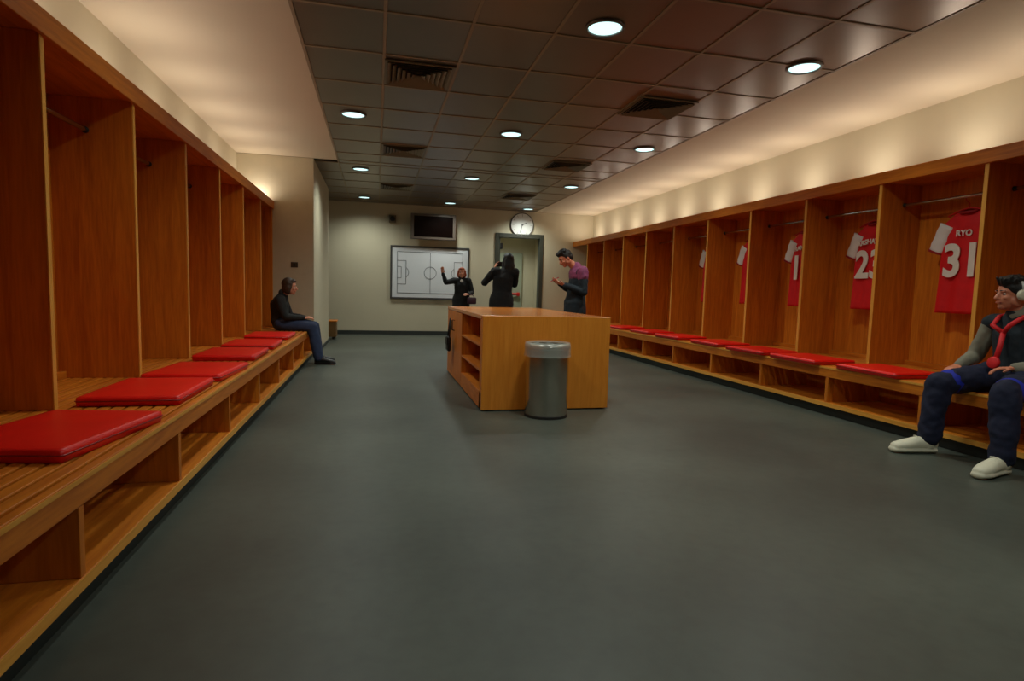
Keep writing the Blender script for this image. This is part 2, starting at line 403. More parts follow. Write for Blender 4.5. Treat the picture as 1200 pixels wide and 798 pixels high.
# ------------------------------------------------------------------ red seat pads
def make_pad(w_, l_):
    t = thing('seat_cushion', '', 'cushion', (0, 0, ZS))
    bm = BM(); bmesh.ops.create_grid(bm, x_segments=24, y_segments=24, size=.5)
    top = bm.verts[:]
    h = .052
    for v in top:
        u, q = v.co.x*2, v.co.y*2
        # rounded outline
        e = (abs(u)**9+abs(q)**9)
        z = h*(1-0.13*max(abs(u), abs(q))**4)
        k = 1.0
        if abs(u) > .93 and abs(q) > .93: k = .985
        v.co = Vector((v.co.x*w_*k, v.co.y*l_*k, ZS+z))
    r = bmesh.ops.extrude_edge_only(bm, edges=[e for e in bm.edges if e.is_boundary])
    nv = [g_ for g_ in r['geom'] if isinstance(g_, bmesh.types.BMVert)]
    for v in nv: v.co = Vector((v.co.x*1.012, v.co.y*1.008, ZS+h*.5))
    r = bmesh.ops.extrude_edge_only(bm, edges=[g_ for g_ in r['geom'] if isinstance(g_, bmesh.types.BMEdge)])
    nv = [g_ for g_ in r['geom'] if isinstance(g_, bmesh.types.BMVert)]
    for v in nv: v.co = Vector((v.co.x*.985, v.co.y*.99, ZS+.001))
    bmesh.ops.contextual_create(bm, geom=[e for e in bm.edges if e.is_boundary])
    obj('cover', bm, M_red, t, smooth='all')
    a, b = w_/2*1.016, l_/2*1.010; c = .012
    pts = [(-a+c, -b, 0), (a-c, -b, 0), (a, -b+c, 0), (a, b-c, 0), (a-c, b, 0), (-a+c, b, 0), (-a, b-c, 0), (-a, -b+c, 0)]
    obj('piping', tube(BM(), [(x, y, ZS+h*.5) for x, y, z in pts], .0035, 6, True), M_piping, t, smooth='all')
    return t
pl = make_pad(.47, .66); first = True
for k, (x, y, rz) in enumerate([(-1.23, 2.62, -.16), (-1.22, 3.60, 0), (-1.19, 4.38, -.06), (-1.21, 5.45, 0), (-1.21, 6.33, .02), (-1.22, 7.40, 0)]):
    o = place(pl, first, (x, y, ZS+.002), 'red padded seat cushion on the left bench, %s to the camera' % ORD[k], rz); o['group'] = 'red cushions on the left bench'; first = False
for k, (x, y, rz) in enumerate([(4.36, 4.18, -.04), (4.32, 5.06, -.02), (4.33, 5.87, .02), (4.38, 6.78, -.03), (4.38, 7.80, .03), (4.40, 8.75, 0), (4.40, 9.80, 0)]):
    o = place(pl, False, (x, y, ZS+.002), 'red padded seat cushion on the right bench, %s to the camera' % ORD[k], rz); o['group'] = 'red cushions on the right bench'

# ------------------------------------------------------------------ cove lamps lying on top of the lockers
def cove(x, y, e):
    t = thing('uplight', '', 'light', (x, y, ZT-.04), 'uplights on top of the lockers')
    obj('housing', box(x-.05, x+.05, y-.12, y+.12, ZT-.04, ZT-.01, .004), M_white, t)
    ld = bpy.data.lights.new('cove_bulb', 'AREA'); ld.shape = 'RECTANGLE'; ld.size = .08; ld.size_y = .22; ld.energy = e; ld.color = (1.0, .89, .76)
    lo = bpy.data.objects.new('bulb', ld); C.objects.link(lo); lo.parent = t; lo.location = (0, 0, .034); lo.rotation_euler = (math.pi, 0, 0)
    return t
for k in range(8):
    y = 2.0+LP*k-.1
    cove(-1.70, y, COVE_L)['label'] = 'small uplight on top of the left lockers, %s to the camera' % ORD[k]
for k in range(12):
    y = 2.28+RP*k
    cove(4.92, y, COVE_R)['label'] = 'small uplight on top of the right lockers, %s to the camera' % ORD[k]

# ------------------------------------------------------------------ back wall fittings
t = thing('whiteboard', 'framed white tactics board with football pitch lines on the back wall', 'whiteboard', (1.23, YB-.03, 1.46))
x0, x1, z0, z1 = .34, 2.12, .87, 2.04
obj('panel', box(x0, x1, YB-.028, YB-.003, z0, z1, .002), M_board, t)
bm = BM()
for a, b, c, d_ in ((x0-.03, x1+.03, z0-.03, z0+.01), (x0-.03, x1+.03, z1-.01, z1+.03), (x0-.03, x0+.01, z0+.01, z1-.01), (x1-.01, x1+.03, z0+.01, z1-.01)):
    bx(bm, a, b, YB-.045, YB-.002, c, d_, .004)
obj('frame', bm, M_frame, t)
bm = BM(); yy = YB-.0295
def bl(a, b, r=.006): tube(bm, [(a[0], yy, a[1]), (b[0], yy, b[1])], r, 4)
px0, px1, pz0, pz1 = x0+.13, x1-.13, z0+.11, z1-.11; mx, mz = (px0+px1)/2, (pz0+pz1)/2
for a, b in (((px0, pz0), (px1, pz0)), ((px0, pz1), (px1, pz1)), ((px0, pz0), (px0, pz1)), ((px1, pz0), (px1, pz1)), ((mx, pz0), (mx, pz1))): bl(a, b)
tube(bm, [(mx+.14*math.cos(a*math.tau/32), yy, mz+.14*math.sin(a*math.tau/32)) for a in range(32)], .006, 4, True)
for sx, e in ((1, px0), (-1, px1)):
    for dw, dh in ((.20, .27), (.09, .13)):
        for a, b in (((e, mz-dh), (e+sx*dw, mz-dh)), ((e, mz+dh), (e+sx*dw, mz+dh)), ((e+sx*dw, mz-dh), (e+sx*dw, mz+dh))): bl(a, b)
    tube(bm, [(e+sx*(.13+.13*math.cos(a)), yy, mz+.13*math.sin(a)) for a in [(-57+114*i/12)*math.pi/180 for i in range(13)]], .006, 4)
obj('pitch_markings', bm, M_bline, t)

t = thing('television', 'flat screen television with grey frame hung above the whiteboard', 'television', (1.27, YB-.1, 2.52))
bm = BM(); bx(bm, .76, 1.79, YB-.22, YB-.12, 2.22, 2.80, .012)
obj('casing', bm, M_tvframe, t)
obj('screen', box(.83, 1.72, YB-.226, YB-.2205, 2.28, 2.745, .002), M_screen, t)
bm = BM(); bx(bm, 1.1, 1.45, YB-.12, YB-.002, 2.4, 2.62, .005); obj('wall_bracket', bm, M_dark, t)

M_cmark = mat('clock_mark', (150, 144, 132), .5)
t = thing('wall_clock', 'round white wall clock with dark rim above the doorway', 'clock', (3.42, YB-.03, 2.68))
cc = (3.42, YB, 2.68)
obj('clock_face', lathe(BM(), [(.0005, -.03), (.27, -.03), (.275, -.002)], cc, 48, 'Y'), M_white, t, smooth=True)
obj('rim', lathe(BM(), [(.275, -.033), (.282, -.040), (.29, -.036), (.292, -.002)], cc, 48, 'Y'), M_frame, t, smooth='all')
bm = BM()
for k in range(12):
    a = k*math.tau/12; r0, r1 = (.21, .25) if k % 3 else (.195, .25)
    tube(bm, [(cc[0]+r0*math.sin(a), YB-.032, cc[2]+r0*math.cos(a)), (cc[0]+r1*math.sin(a), YB-.032, cc[2]+r1*math.cos(a))], .006, 4)
obj('hour_marks', bm, M_cmark, t)
for nm, a, ln, r in (('hour_hand', 1.1, .12, .009), ('minute_hand', 3.4, .19, .006)):
    obj(nm, tube(BM(), [(cc[0], YB-.036, cc[2]), (cc[0]+ln*math.sin(a), YB-.036, cc[2]+ln*math.cos(a))], r, 6), M_frame, t)
obj('hub', lathe(BM(), [(.0005, -.042), (.02, -.04), (.02, -.03)], cc, 16, 'Y'), M_frame, t)

t = thing('wall_speaker', 'small square brown wall speaker left of the television', 'speaker', (.35, YB-.05, 2.66))
obj('speaker_box', box(.27, .43, YB-.10, YB-.003, 2.58, 2.74, .01), mat('speaker_brown', (104, 88, 66), .6), t)
obj('grille', lathe(BM(), [(.0005, -.106), (.05, -.105), (.06, -.10)], (.35, YB, 2.66), 24, 'Y'), M_black, t)

t = thing('light_switch', 'small dark switch plate on the pale return wall above the seated person', 'switch', (-1.21, Y1-.01, 1.4))
obj('plate', box(-1.26, -1.16, Y1-.014, Y1-.002, 1.36, 1.44, .004), mat('switch_plate', (74, 60, 44), .4), t)
obj('rocker', box(-1.225, -1.195, Y1-.02, Y1-.0145, 1.38, 1.42, .002), M_dark, t)

t = thing('wooden_box', 'small brown wooden box on the floor by the far end of the left pier', 'box', (-.87, 12.6, 0))
bm = box(-1.25, -.80, 12.45, 12.85, .05, .36, .01); obj('box_body', bm, mat('brown_wood', (110, 78, 36), .5, var=.1), t)
obj('lid', box(-1.27, -.785, 12.44, 12.86, .36, .385, .004), W_X, t)
for a, b in ((-1.22, 12.49), (-.86, 12.49), (-1.22, 12.79), (-.86, 12.79)): obj('foot', box(a-.02, a+.02, b-.02, b+.02, 0, .05, .003), M_dark, t)

# ------------------------------------------------------------------ centre counter
CX0, CX1, CY0, CY1, CZ = .93, 2.15, 5.12, 7.72, .87
t = thing('counter', 'wooden centre counter with open side shelves and cupboard', 'counter', ((CX0+CX1)/2, (CY0+CY1)/2, 0))
def P(name, a, m, bev=.003, par=None): return obj(name, box(*a, bev), m, par or t)
P('front_panel', (CX0, CX1, CY0, CY0+.04, .012, CZ), WP)
P('countertop', (CX0-.004, CX1+.004, CY0+.0405, CY1+.008, CZ-.035, CZ), wood('oak_top', *WD, 'Y', .22, .6), .004)
P('right_panel', (CX1-.03, CX1, CY0+.041, CY1, .012, CZ-.036), WP)
P('back_panel', (CX0, CX1-.031, CY1-.03, CY1, .012, CZ-.036), WP)
P('centre_panel', (CX0+.46, CX0+.49, CY0+.041, CY1-.031, .012, CZ-.036), W_Z)
P('plinth', (CX0+.03, CX1-.035, CY0+.05, CY1-.04, 0, .011), M_plinth, 0)
P('partition', (CX0, CX0+.459, 6.42, 6.45, .012, CZ-.036), W_Z)
P('stile', (CX0, CX0+.03, CY0+.041, CY0+.12, .012, CZ-.036), W_Z)
P('bottom_board', (CX0, CX0+.459, CY0+.041, 6.419, .012, .17), W_Y)
for z in (.37, .60): P('shelf', (CX0+.002, CX0+.458, CY0+.041, 6.419, z-.022, z), W_Y)
for k, (a, b) in enumerate(((6.455, 7.07), (7.076, 7.685))):
    dd = P('cupboard_door', (CX0-.001, CX0+.022, a, b, .06, CZ-.04), W_Z)
    hy = b-.05 if k == 0 else a+.05
    obj('handle', tube(BM(), [(CX0-.001, hy, .60), (CX0-.03, hy, .60), (CX0-.03, hy, .72), (CX0-.001, hy, .72)], .006, 8), M_dark, dd)
P('base_board', (CX0+.004, CX0+.022, 6.451, 7.689, .012, .058), W_Y)
t = thing('shoulder_bag', 'small black bag hanging by its strap on the counter cupboard handle', 'bag', (CX0-.05, 7.1, .3))
bm = BM(); bx(bm, CX0-.085, CX0-.042, 7.02, 7.22, .34, .52, .02); obj('pouch', bm, M_black, t, smooth=True)
obj('strap', tube(BM(), [(CX0-.06, 7.04, .50), (CX0-.052, 7.07, .62), (CX0-.044, 7.12, .735), (CX0-.052, 7.17, .62), (CX0-.06, 7.20, .50)], .009, 6), M_black, t, smooth='all')
obj('flap', box(CX0-.092, CX0-.0855, 7.03, 7.21, .42, .51, .002), M_black, t)

# ------------------------------------------------------------------ bin
bc = (1.475, 4.90, 0); br = .188
t = thing('litter_bin', 'round brushed steel litter bin with clear plastic liner', 'bin', bc)
obj('drum', lathe(BM(), [(.0005, .006), (br-.012, .006), (br-.006, .012), (br, .03), (br, .60), (br-.004, .60), (br-.004, .03), (.0005, .02)], bc, 64), M_steel, t, smooth=True)
obj('base_ring', lathe(BM(), [(br-.01, 0), (br+.003, 0), (br+.003, .022), (br-.001, .024)], bc, 64), M_dark, t, smooth=True)
obj('rim', lathe(BM(), [(br+.002, .60), (br+.008, .606), (br+.008, .632), (br-.002, .645), (br-.016, .64), (br-.016, .60)], bc, 64), M_steel, t, smooth=True)
obj('liner', lathe(BM(), [(br-.05, .30), (br-.03, .50), (br-.02, .62), (br-.01, .655), (br+.008, .655), (br+.014, .62), (br+.013, .57), (br+.018, .535)], bc, 96, 'Z',
    lambda a, z: (.006*math.sin(a*23+z*40)+.007*math.sin(a*9)+.004*math.sin(a*41)) if z > .5 else 0), M_liner, t, smooth='all')

# ------------------------------------------------------------------ football shirts
def text_mesh(body, size, frame, extr=.0015, offset=0.0, bend=0):
    cu = bpy.data.curves.new('txt', 'FONT'); cu.body = body; cu.size = size; cu.align_x = 'CENTER'; cu.extrude = extr; cu.offset = offset; cu.resolution_u = 6
    o = bpy.data.objects.new('txt', cu); C.objects.link(o)
    me = bpy.data.meshes.new_from_object(o.evaluated_get(bpy.context.evaluated_depsgraph_get()))
    bpy.data.objects.remove(o); bpy.data.curves.remove(cu)
    for v in me.vertices:
        x, y, z = v.co
        if bend: y -= bend*x*x
        v.co = frame @ Vector((x, y, z))
    return me
def make_shirt(y, num, name, lab):
    """shirt seen from behind, hanging parallel to the back panel, facing the room"""
    X0 = 5.09; zt = 1.90
    t = thing('football_shirt', lab, 'shirt', (X0, y, 1.95), 'red football shirts hung in the right lockers')
    fold = lambda u, z: .010*math.sin(u*38+z*3)*(1.9-z)*1.1 + .006*math.sin(u*17)
    hw = lambda z: .240-.012*math.sin((z-1.0)/.9*math.pi)
    # body
    def sheet(side):
        rows = []
        for j in range(31):
            z = 1.0+j*(zt-1.0)/30
            row = []
            for i in range(25):
                u = -1+2*i/24; w_ = hw(z)
                if z > 1.80:      # sloping shoulders
                    w_ = w_*(1-(z-1.80)/.10*.52)
                yy = u*w_; th = .045*(1-abs(u)**3)*(1 if z < 1.8 else max(.25, 1-(z-1.8)/.12))
                row.append(bm.verts.new((X0+side*th*.5+fold(yy, z)*(1 if z < 1.82 else .2), y+yy, z)))
            rows.append(row)
        return rows
    bm = BM(); A = sheet(-1); B = sheet(1)
    for S, f in ((A, 0), (B, 1)):
        for j in range(30):
            for i in range(24):
                q = (S[j][i], S[j][i+1], S[j+1][i+1], S[j+1][i]); bm.faces.new(q if f else q[::-1])
    for j in range(30):
        for i in (0, 24):
            bm.faces.new((A[j][i], A[j+1][i], B[j+1][i], B[j][i]))
    for i in range(24): bm.faces.new((A[30][i], A[30][i+1], B[30][i+1], B[30][i])); bm.faces.new((A[0][i], A[0][i+1], B[0][i+1], B[0][i]))
    obj('shirt_body', bm, M_jersey, t, smooth='all')
    for s in (-1, 1):
        bm = BM(); pts, rad = [], []
        for k in range(9):
            f = k/8
            pts.append((X0, y+s*(.188+.102*f), 1.80-.24*f)); rad.append(.078-.008*f)
        tube(bm, pts, rad, 16)
        for v in bm.verts: v.co.x = X0+(v.co.x-X0)*.38+.004*math.sin(v.co.z*60)
        obj('sleeve', bm, M_sleeve, t, smooth='all')
        bm = BM(); tube(bm, [(X0, y+s*.286, 1.572), (X0, y+s*.293, 1.554)], [.074, .074], 16)
        for v in bm.verts: v.co.x = X0+(v.co.x-X0)*.42
        obj('cuff', bm, M_jersey2, t)
    bm = BM(); tube(bm, [(X0+.03*math.sin(a*math.tau/20), y+.075*math.cos(a*math.tau/20), 1.905+.012*math.sin(a*math.tau/20)) for a in range(20)], .013, 8, True)
    obj('collar', bm, M_jersey2, t, smooth='all')
    xr = (XRF+XW_R)/2+.02
    fr = Matrix(((0, 0, -1, X0-.036), (-1, 0, 0, y), (0, 1, 0, 0), (0, 0, 0, 1)))
    if num:
        f2 = fr.copy(); f2[2][3] = 1.34
        o = obj('number', text_mesh(num, .40, f2 @ Matrix.Diagonal((.9, 1, 1, 1)), .004, .012), M_letter, t); o['label'] = 'off-white shirt number'
    if name:
        f2 = fr.copy(); f2[2][3] = 1.69
        o = obj('name_lettering', text_mesh(name, .074, f2, .003, .002, .9 if len(name) > 4 else 0), M_letter, t); o['label'] = 'small off-white name lettering'
    bm = BM(); tube(bm, [(X0, y-.19, 1.875), (X0, y-.1, 1.915), (X0, y, 1.935), (X0, y+.1, 1.915), (X0, y+.19, 1.875)], .008, 8)
    tube(bm, [(X0, y, 1.935), (X0, y, 1.975), ((X0+xr)/2+.0, y, 1.99), (xr+.018, y, 2.005), (xr+.022, y, 2.035), (xr, y, 2.047), (xr-.02, y, 2.040)], .0035, 6)
    obj('hanger', bm, M_redbar, t, smooth='all')
    return t
for y, num, nm, lab in ((4.17, '31', 'RYO', 'red football shirt numbered 31 with white sleeves, hung nearest the seated boy'),
                        (5.17, '23', 'ARSHAVIN', 'red football shirt with a large 2 showing, hung second from the boy'),
                        (6.18, '16', 'RAMSEY', 'red football shirt hung third from the boy, number mostly behind the divider'),
                        (7.19, '', '', 'red football shirt hung fourth from the boy, a red strip and white sleeve showing'),
                        (8.21, '', '', 'red football shirt hung farthest from the boy, only white sleeve edge showing')):
    make_shirt(y, num, nm, lab)
# ------------------------------------------------------------------ people
M_hairK = mat('hair_black', (18, 14, 12), .55, var=.3, scale=60, bump=.5, bscale=90)
M_hairB = mat('hair_brown', (60, 42, 28), .55, var=.3, scale=60, bump=.5, bscale=90)
M_hairR = mat('hair_auburn', (150, 70, 36), .55, var=.3, scale=60, bump=.5, bscale=90)
M_skin = mat('skin_fair', (222, 150, 118), .5, var=.04, scale=20)
M_skin2 = mat('skin_tan', (212, 132, 100), .5, var=.04, scale=20)
M_eye = mat('eye_white', (225, 220, 212), .25); M_iris = mat('iris_dark', (30, 20, 14), .2); M_lip = mat('lips', (176, 84, 72), .5)

def blob(name, prims, vox, m, parent, smooth_it=4, disp=0):
    """fuse overlapping closed solids into one continuous surface"""
    bm = BM()
    for p in prims:
        if p[0] == 'e':            # ellipsoid: centre, radii, frame
            _, c, r, F = p
            q = bmesh.ops.create_uvsphere(bm, u_segments=24, v_segments=16, radius=1)
            for v in q['verts']: v.co = Vector(c)+F @ Vector((v.co.x*r[0], v.co.y*r[1], v.co.z*r[2]))
        else:                      # loft: rings (point, half-width a, half-depth b), side vector
            _, rings, side = p
            side = Vector(side); rr = []
            n = len(rings)
            full = []
            for i, (c, a, b) in enumerate(rings):
                c = Vector(c); d = (Vector(rings[min(i+1, n-1)][0])-Vector(rings[max(i-1, 0)][0])).normalized()
                full.append((c, a, b, d))
            ext = []
            c, a, b, d = full[0]; k = min(a, b)
            for t_ in (1.0, .85, .5): ext.append((c-d*k*t_, a*math.sqrt(max(.0004, 1-t_*t_)), b*math.sqrt(max(.0004, 1-t_*t_)), d))
            ext += full
            c, a, b, d = full[-1]; k = min(a, b)
            for t_ in (.5, .85, 1.0): ext.append((c+d*k*t_, a*math.sqrt(max(.0004, 1-t_*t_)), b*math.sqrt(max(.0004, 1-t_*t_)), d))
            for c, a, b, d in ext:
                s = (side-d*side.dot(d)).normalized(); t = d.cross(s)
                rr.append([bm.verts.new(c+s*a*math.cos(q*math.tau/18)+t*b*math.sin(q*math.tau/18)) for q in range(18)])
            for A, B in zip(rr, rr[1:]):
                for q in range(18): bm.faces.new((A[q], A[(q+1) % 18], B[(q+1) % 18], B[q]))
            bm.faces.new(rr[0][::-1]); bm.faces.new(rr[-1])
    bmesh.ops.recalc_face_normals(bm, faces=bm.faces)
    me = bpy.data.meshes.new(name); bm.to_mesh(me); bm.free()
    o = bpy.data.objects.new(name, me); C.objects.link(o)
    r = o.modifiers.new('r', 'REMESH'); r.mode = 'VOXEL'; r.voxel_size = vox
    s = o.modifiers.new('s', 'SMOOTH'); s.iterations = smooth_it; s.factor = .5
    dg = bpy.context.evaluated_depsgraph_get()
    me2 = bpy.data.meshes.new_from_object(o.evaluated_get(dg))
    bpy.data.objects.remove(o); bpy.data.meshes.remove(me)
    if disp:
        nr = [v.normal.copy() for v in me2.vertices]
        for v, q in zip(me2.vertices, nr): v.co += q*disp*(noise.noise(v.co*9)+.6*noise.noise(v.co*24))
    me2.name = name
    return obj(name, me2, m, parent, smooth='all')
def seg(p0, p1, r0, r1, side=None, flat=1.0, mid=None):
    p0, p1 = Vector(p0), Vector(p1); d = (p1-p0).normalized()
    sd = Vector(side) if side else d.orthogonal()
    rings = [(p0, r0, r0*flat), (p0.lerp(p1, .5), (mid or (r0+r1)/2), (mid or (r0+r1)/2)*flat), (p1, r1, r1*flat)]
    return ('l', rings, sd)
def frame_of(fwd, up):
    f = Vector(fwd).normalized(); u = (Vector(up)-f*Vector(up).dot(f)).normalized(); l = u.cross(f)     # l = the person's left
    return f, u, l
def MatF(l, f, u): return Matrix((l, f, u)).transposed()
def hand(wrist, direction, palm, thumb, curl, S=1.0):
    """palm slab, four unequal bent fingers, thumb leaving the side near the palm base"""
    w_ = Vector(wrist); d = Vector(direction).normalized(); p = Vector(palm); p = (p-d*p.dot(d)).normalized()
    t = Vector(thumb); t = (t-d*t.dot(d)-p*t.dot(p)).normalized()
    out = [('l', [(w_-d*.01*S, .027*S, .020*S), (w_+d*.03*S, .036*S, .016*S), (w_+d*.085*S, .040*S, .014*S)], t)]
    for i, (off, ln) in enumerate(((.030, .072), (.011, .080), (-.009, .075), (-.028, .060))):
        b = w_+d*.085*S+t*off*S; a1 = curl*.5; a2 = curl*1.3; a3 = curl*1.9
        k1 = b+(d*math.cos(a1)+p*math.sin(a1)+t*off*1.2)*ln*.45*S
        k2 = k1+(d*math.cos(a2)+p*math.sin(a2))*ln*.32*S
        k3 = k2+(d*math.cos(a3)+p*math.sin(a3))*ln*.25*S
        for a, c, r0, r1 in ((b, k1, .0098, .0092), (k1, k2, .0092, .0086), (k2, k3, .0086, .0078)): out.append(seg(a, c, r0*S, r1*S))
    b = w_+d*.025*S+t*.028*S; k1 = b+(t*.7+d*.7+p*.25)*.036*S; k2 = k1+(d*.9+t*.25+p*.4).normalized()*.030*S
    out += [seg(b, k1, .0125*S, .0108*S), seg(k1, k2, .0105*S, .009*S)]
    return out
def figure(label, base, J, cl, S=1.0):
    """J: joints in world metres. cl: clothing materials. Body is one fused surface."""
    V = {k: (Vector(v) if not isinstance(v, (int, float)) else v) for k, v in J.items()}
    t = thing('person', label, 'person', base)
    f, u, l = frame_of(V['face'], V['up']); HF = MatF(l, f, u)
    bf, bu, blft = frame_of(V['front'], V['chest']-V['hip'])
    H = V['head']; h = cl.get('hs', 1.0)
    def hp(x, y, z): return H+l*x*h+f*y*h+u*z*h
    body = [('e', hp(0, -.012, .028), (.074*h, .094*h, .088*h), HF), ('e', hp(0, .022, -.03), (.060*h, .066*h, .078*h), HF),
            ('e', hp(0, .058, -.082), (.028*h, .028*h, .024*h), HF),                    # chin
            ('e', hp(.060, .0, -.045), (.014*h, .045*h, .035*h), HF), ('e', hp(-.060, .0, -.045), (.014*h, .045*h, .035*h), HF),
            seg(hp(0, .084, .012), hp(0, .104, -.022), .009*h, .014*h), ('e', hp(0, .096, -.027), (.018*h, .012*h, .009*h), HF),   # nose
            ('e', hp(.028, .076, .026), (.026*h, .012*h, .007*h), HF), ('e', hp(-.028, .076, .026), (.026*h, .012*h, .007*h), HF),  # brow
            ('e', hp(.038, .062, -.02), (.020*h, .018*h, .018*h), HF), ('e', hp(-.038, .062, -.02), (.020*h, .018*h, .018*h), HF),  # cheeks
            ('e', hp(0, .086, -.052), (.022*h, .010*h, .011*h), HF),
            ('e', hp(.078, -.008, -.004), (.010*h, .020*h, .032*h), HF), ('e', hp(-.078, -.008, -.004), (.010*h, .020*h, .032*h), HF)]  # ears
    body.append(seg(hp(0, -.02, -.05), V['neck'], .052*h, .060*S, l, .95))
    sw = (V['shL']-V['shR']).normalized()
    w1 = (V['shL']-V['shR']).length/2
    ab = V['hip'].lerp(V['chest'], .42)
    body.append(('l', [(V['hip'], .155*S, .105*S), (ab, .135*S, .095*S), (V['chest'], w1*.86, .112*S), (V['chest'].lerp(V['neck'], .55), w1*.80, .080*S), (V['neck'], .060*S, .058*S)], sw))
    for s in 'LR':
        sh, el, wr = V['sh'+s], V['el'+s], V['wr'+s]
        body += [seg(V['chest'].lerp(V['neck'], .5), sh, .062*S, .058*S), seg(sh, el, .052*S, .040*S), seg(el, wr, .040*S, .026*S)]
        hp_, kn, an, to = V['hp'+s], V['kn'+s], V['an'+s], V['to'+s]
        body += [seg(hp_, kn, .088*S, .056*S), seg(kn, an, .056*S, .036*S), seg(an, an.lerp(to, .8)-Vector((0, 0, .02)), .036*S, .03*S)]
        body += hand(wr, V['hd'+s], V['pm'+s], V['th'+s], J.get('cu'+s, .5), S*.98)
    b = blob('body', body, .0058, cl['skin'], t, 2); b['label'] = 'skin of face, neck and hands'
    # face details
    for s in (-1, 1):
        e = blob('eye', [('e', hp(s*.029, .0705, .006), (.0125*h, .0105*h, .0085*h), HF)], .003, M_eye, t, 1)
        blob('iris', [('e', hp(s*.029, .0795, .006), (.0060*h, .003*h, .0060*h), HF)], .0018, M_iris, e, 0)
        blob('eyebrow', [seg(hp(s*.014, .088, .030), hp(s*.046, .076, .030), .0042*h, .003*h)], .002, cl['hair'], t, 0)
    blob('mouth', [seg(hp(-.022, .086, -.054), hp(.022, .086, -.054), .005*h, .005*h, u, 1, .0085*h)], .0025, M_lip, t, 1)
    hair = [('e', hp(0, -.026, .046), (.083*h, .098*h, .084*h), HF), ('e', hp(0, -.055, .0), (.074*h, .062*h, .085*h), HF), ('e', hp(0, .038, .090), (.060*h, .044*h, .030*h), HF),
            ('e', hp(.068, -.012, .03), (.017*h, .036*h, .045*h), HF), ('e', hp(-.068, -.012, .03), (.017*h, .036*h, .045*h), HF)]
    st = cl.get('style')
    if st == 'long':
        hair += [('l', [(hp(0, -.06, .02), .085*h, .055*h), (hp(0, -.075, -.08), .092*h, .05*h), (hp(0, -.085, -.20), .085*h, .04*h), (hp(0, -.08, -.29), .055*h, .025*h)], l)]
        for s in (-1, 1): hair.append(('l', [(hp(s*.07, -.01, .04), .022*h, .04*h), (hp(s*.082, -.01, -.07), .022*h, .042*h), (hp(s*.08, -.03, -.19), .024*h, .035*h)], l))
    if st == 'bob':
        for s in (-1, 1): hair.append(('l', [(hp(s*.068, 0, .05), .022*h, .045*h), (hp(s*.080, -.01, -.04), .024*h, .05*h), (hp(s*.070, -.015, -.085), .02*h, .04*h)], l))
        hair.append(('e', hp(0, -.06, -.045), (.075*h, .05*h, .06*h), HF))
    if st == 'quiff': 
        hair += [('e', hp(0, .040, .104), (.056*h, .045*h, .028*h), HF), ('e', hp(0, -.01, .112), (.064*h, .075*h, .032*h), HF)]
        rg = random.Random(5)
        for i in range(34):
            a = rg.uniform(0, math.tau); q = rg.uniform(.1, 1)**.5; dx, dy = .062*q*math.cos(a), .08*q*math.sin(a)
            hair.append(seg(hp(dx, dy-.005, .105-.03*q), hp(dx*1.35, dy*1.2+.004, .150-.035*q+rg.uniform(-.008, .01)), .013*h, .005*h))
    blob('hair', hair, .006, cl['hair'], t, 2, .007)
    # trousers
    k = 1.0
    tr = [('l', [(V['hip']-bu*.01, .172*S, .128*S), (V['hip']+bu*.09*S, .160*S, .118*S)], sw)]
    for s in 'LR':
        hp_, kn, an = V['hp'+s], V['kn'+s], V['an'+s]
        tw = cl.get('wide', 1.0)
        tr += [seg(hp_, kn, .106*S*tw, .078*S*tw), seg(kn, an+(kn-an).normalized()*.01, .078*S*tw, .066*S*tw, None, 1, .074*S*tw)]
    trs = blob('trousers', tr, .010, cl['trousers'], t, 3, .006 if tw < 1.15 else .013)
    # top
    tp = [('l', [(V['hip']-bu*cl.get('hem', 0)*S, .212*S, .160*S)]*(1 if cl.get('hem') else 0)+[(V['hip']+bu*.02*S, (.214 if cl.get('hem') else .182)*S, (.156 if cl.get('hem') else .140)*S), (ab, .168*S, .132*S), (V['chest'], w1*.98, .142*S), (V['chest'].lerp(V['neck'], .5), w1*.88, .105*S), (V['neck']-bu*.015, .078*S, .078*S)], sw)]
    ar = []
    for s in 'LR':
        sh, el, wr = V['sh'+s], V['el'+s], V['wr'+s]
        q = [seg(V['chest'].lerp(V['neck'], .45), sh, .082*S, .080*S), seg(sh, el, .074*S, .058*S), seg(el, wr.lerp(el, .06), .058*S, .042*S)]
        if cl.get('sleeve'): ar.append(q[1:]); tp.append(q[0])
        else: tp += q
    blob('jacket', tp, .009, cl['top'], t, 3, .007)
    for q in ar: blob('sleeve', q, .009, cl['sleeve'], t, 3, .006)
    blob('collar', [('l', [(V['neck']-bu*.02*S, .080*S, .076*S), (V['neck']+bu*.035*S, .066*S, .064*S)], sw)], .008, cl.get('collar', cl['top']), t, 2)
    # shoes
    for s in 'LR':
        an, to = V['an'+s], V['to'+s]; d = Vector((to.x-an.x, to.y-an.y, 0)).normalized(); sd = Vector((-d.y, d.x, 0))
        g_ = cl.get('big', 1.0)
        hl = Vector((an.x, an.y, 0))-d*.045*S; te = Vector((to.x, to.y, 0)) + d*.0
        ln = (te-hl).length
        zz = lambda h_: Vector((0, 0, h_*g_))
        sole = [('l', [(hl+zz(.020), .036*S*g_, .019*g_), (hl+d*ln*.35+zz(.020), .038*S*g_, .019*g_), (hl+d*ln*.72+zz(.020), .050*S*g_, .019*g_), (te-d*.03+zz(.020), .038*S*g_, .019*g_)], sd)]
        up_ = [('l', [(hl+d*.012+zz(.055), .036*S*g_, .040*g_), (hl+d*ln*.4+zz(.056), .041*S*g_, .040*g_), (hl+d*ln*.7+zz(.044), .046*S*g_, .030*g_), (te-d*.045+zz(.038), .037*S*g_, .024*g_)], sd),
               seg(an+Vector((0, 0, -.03)), an+Vector((0, 0, .012)), .045*S*g_, .047*S*g_)]
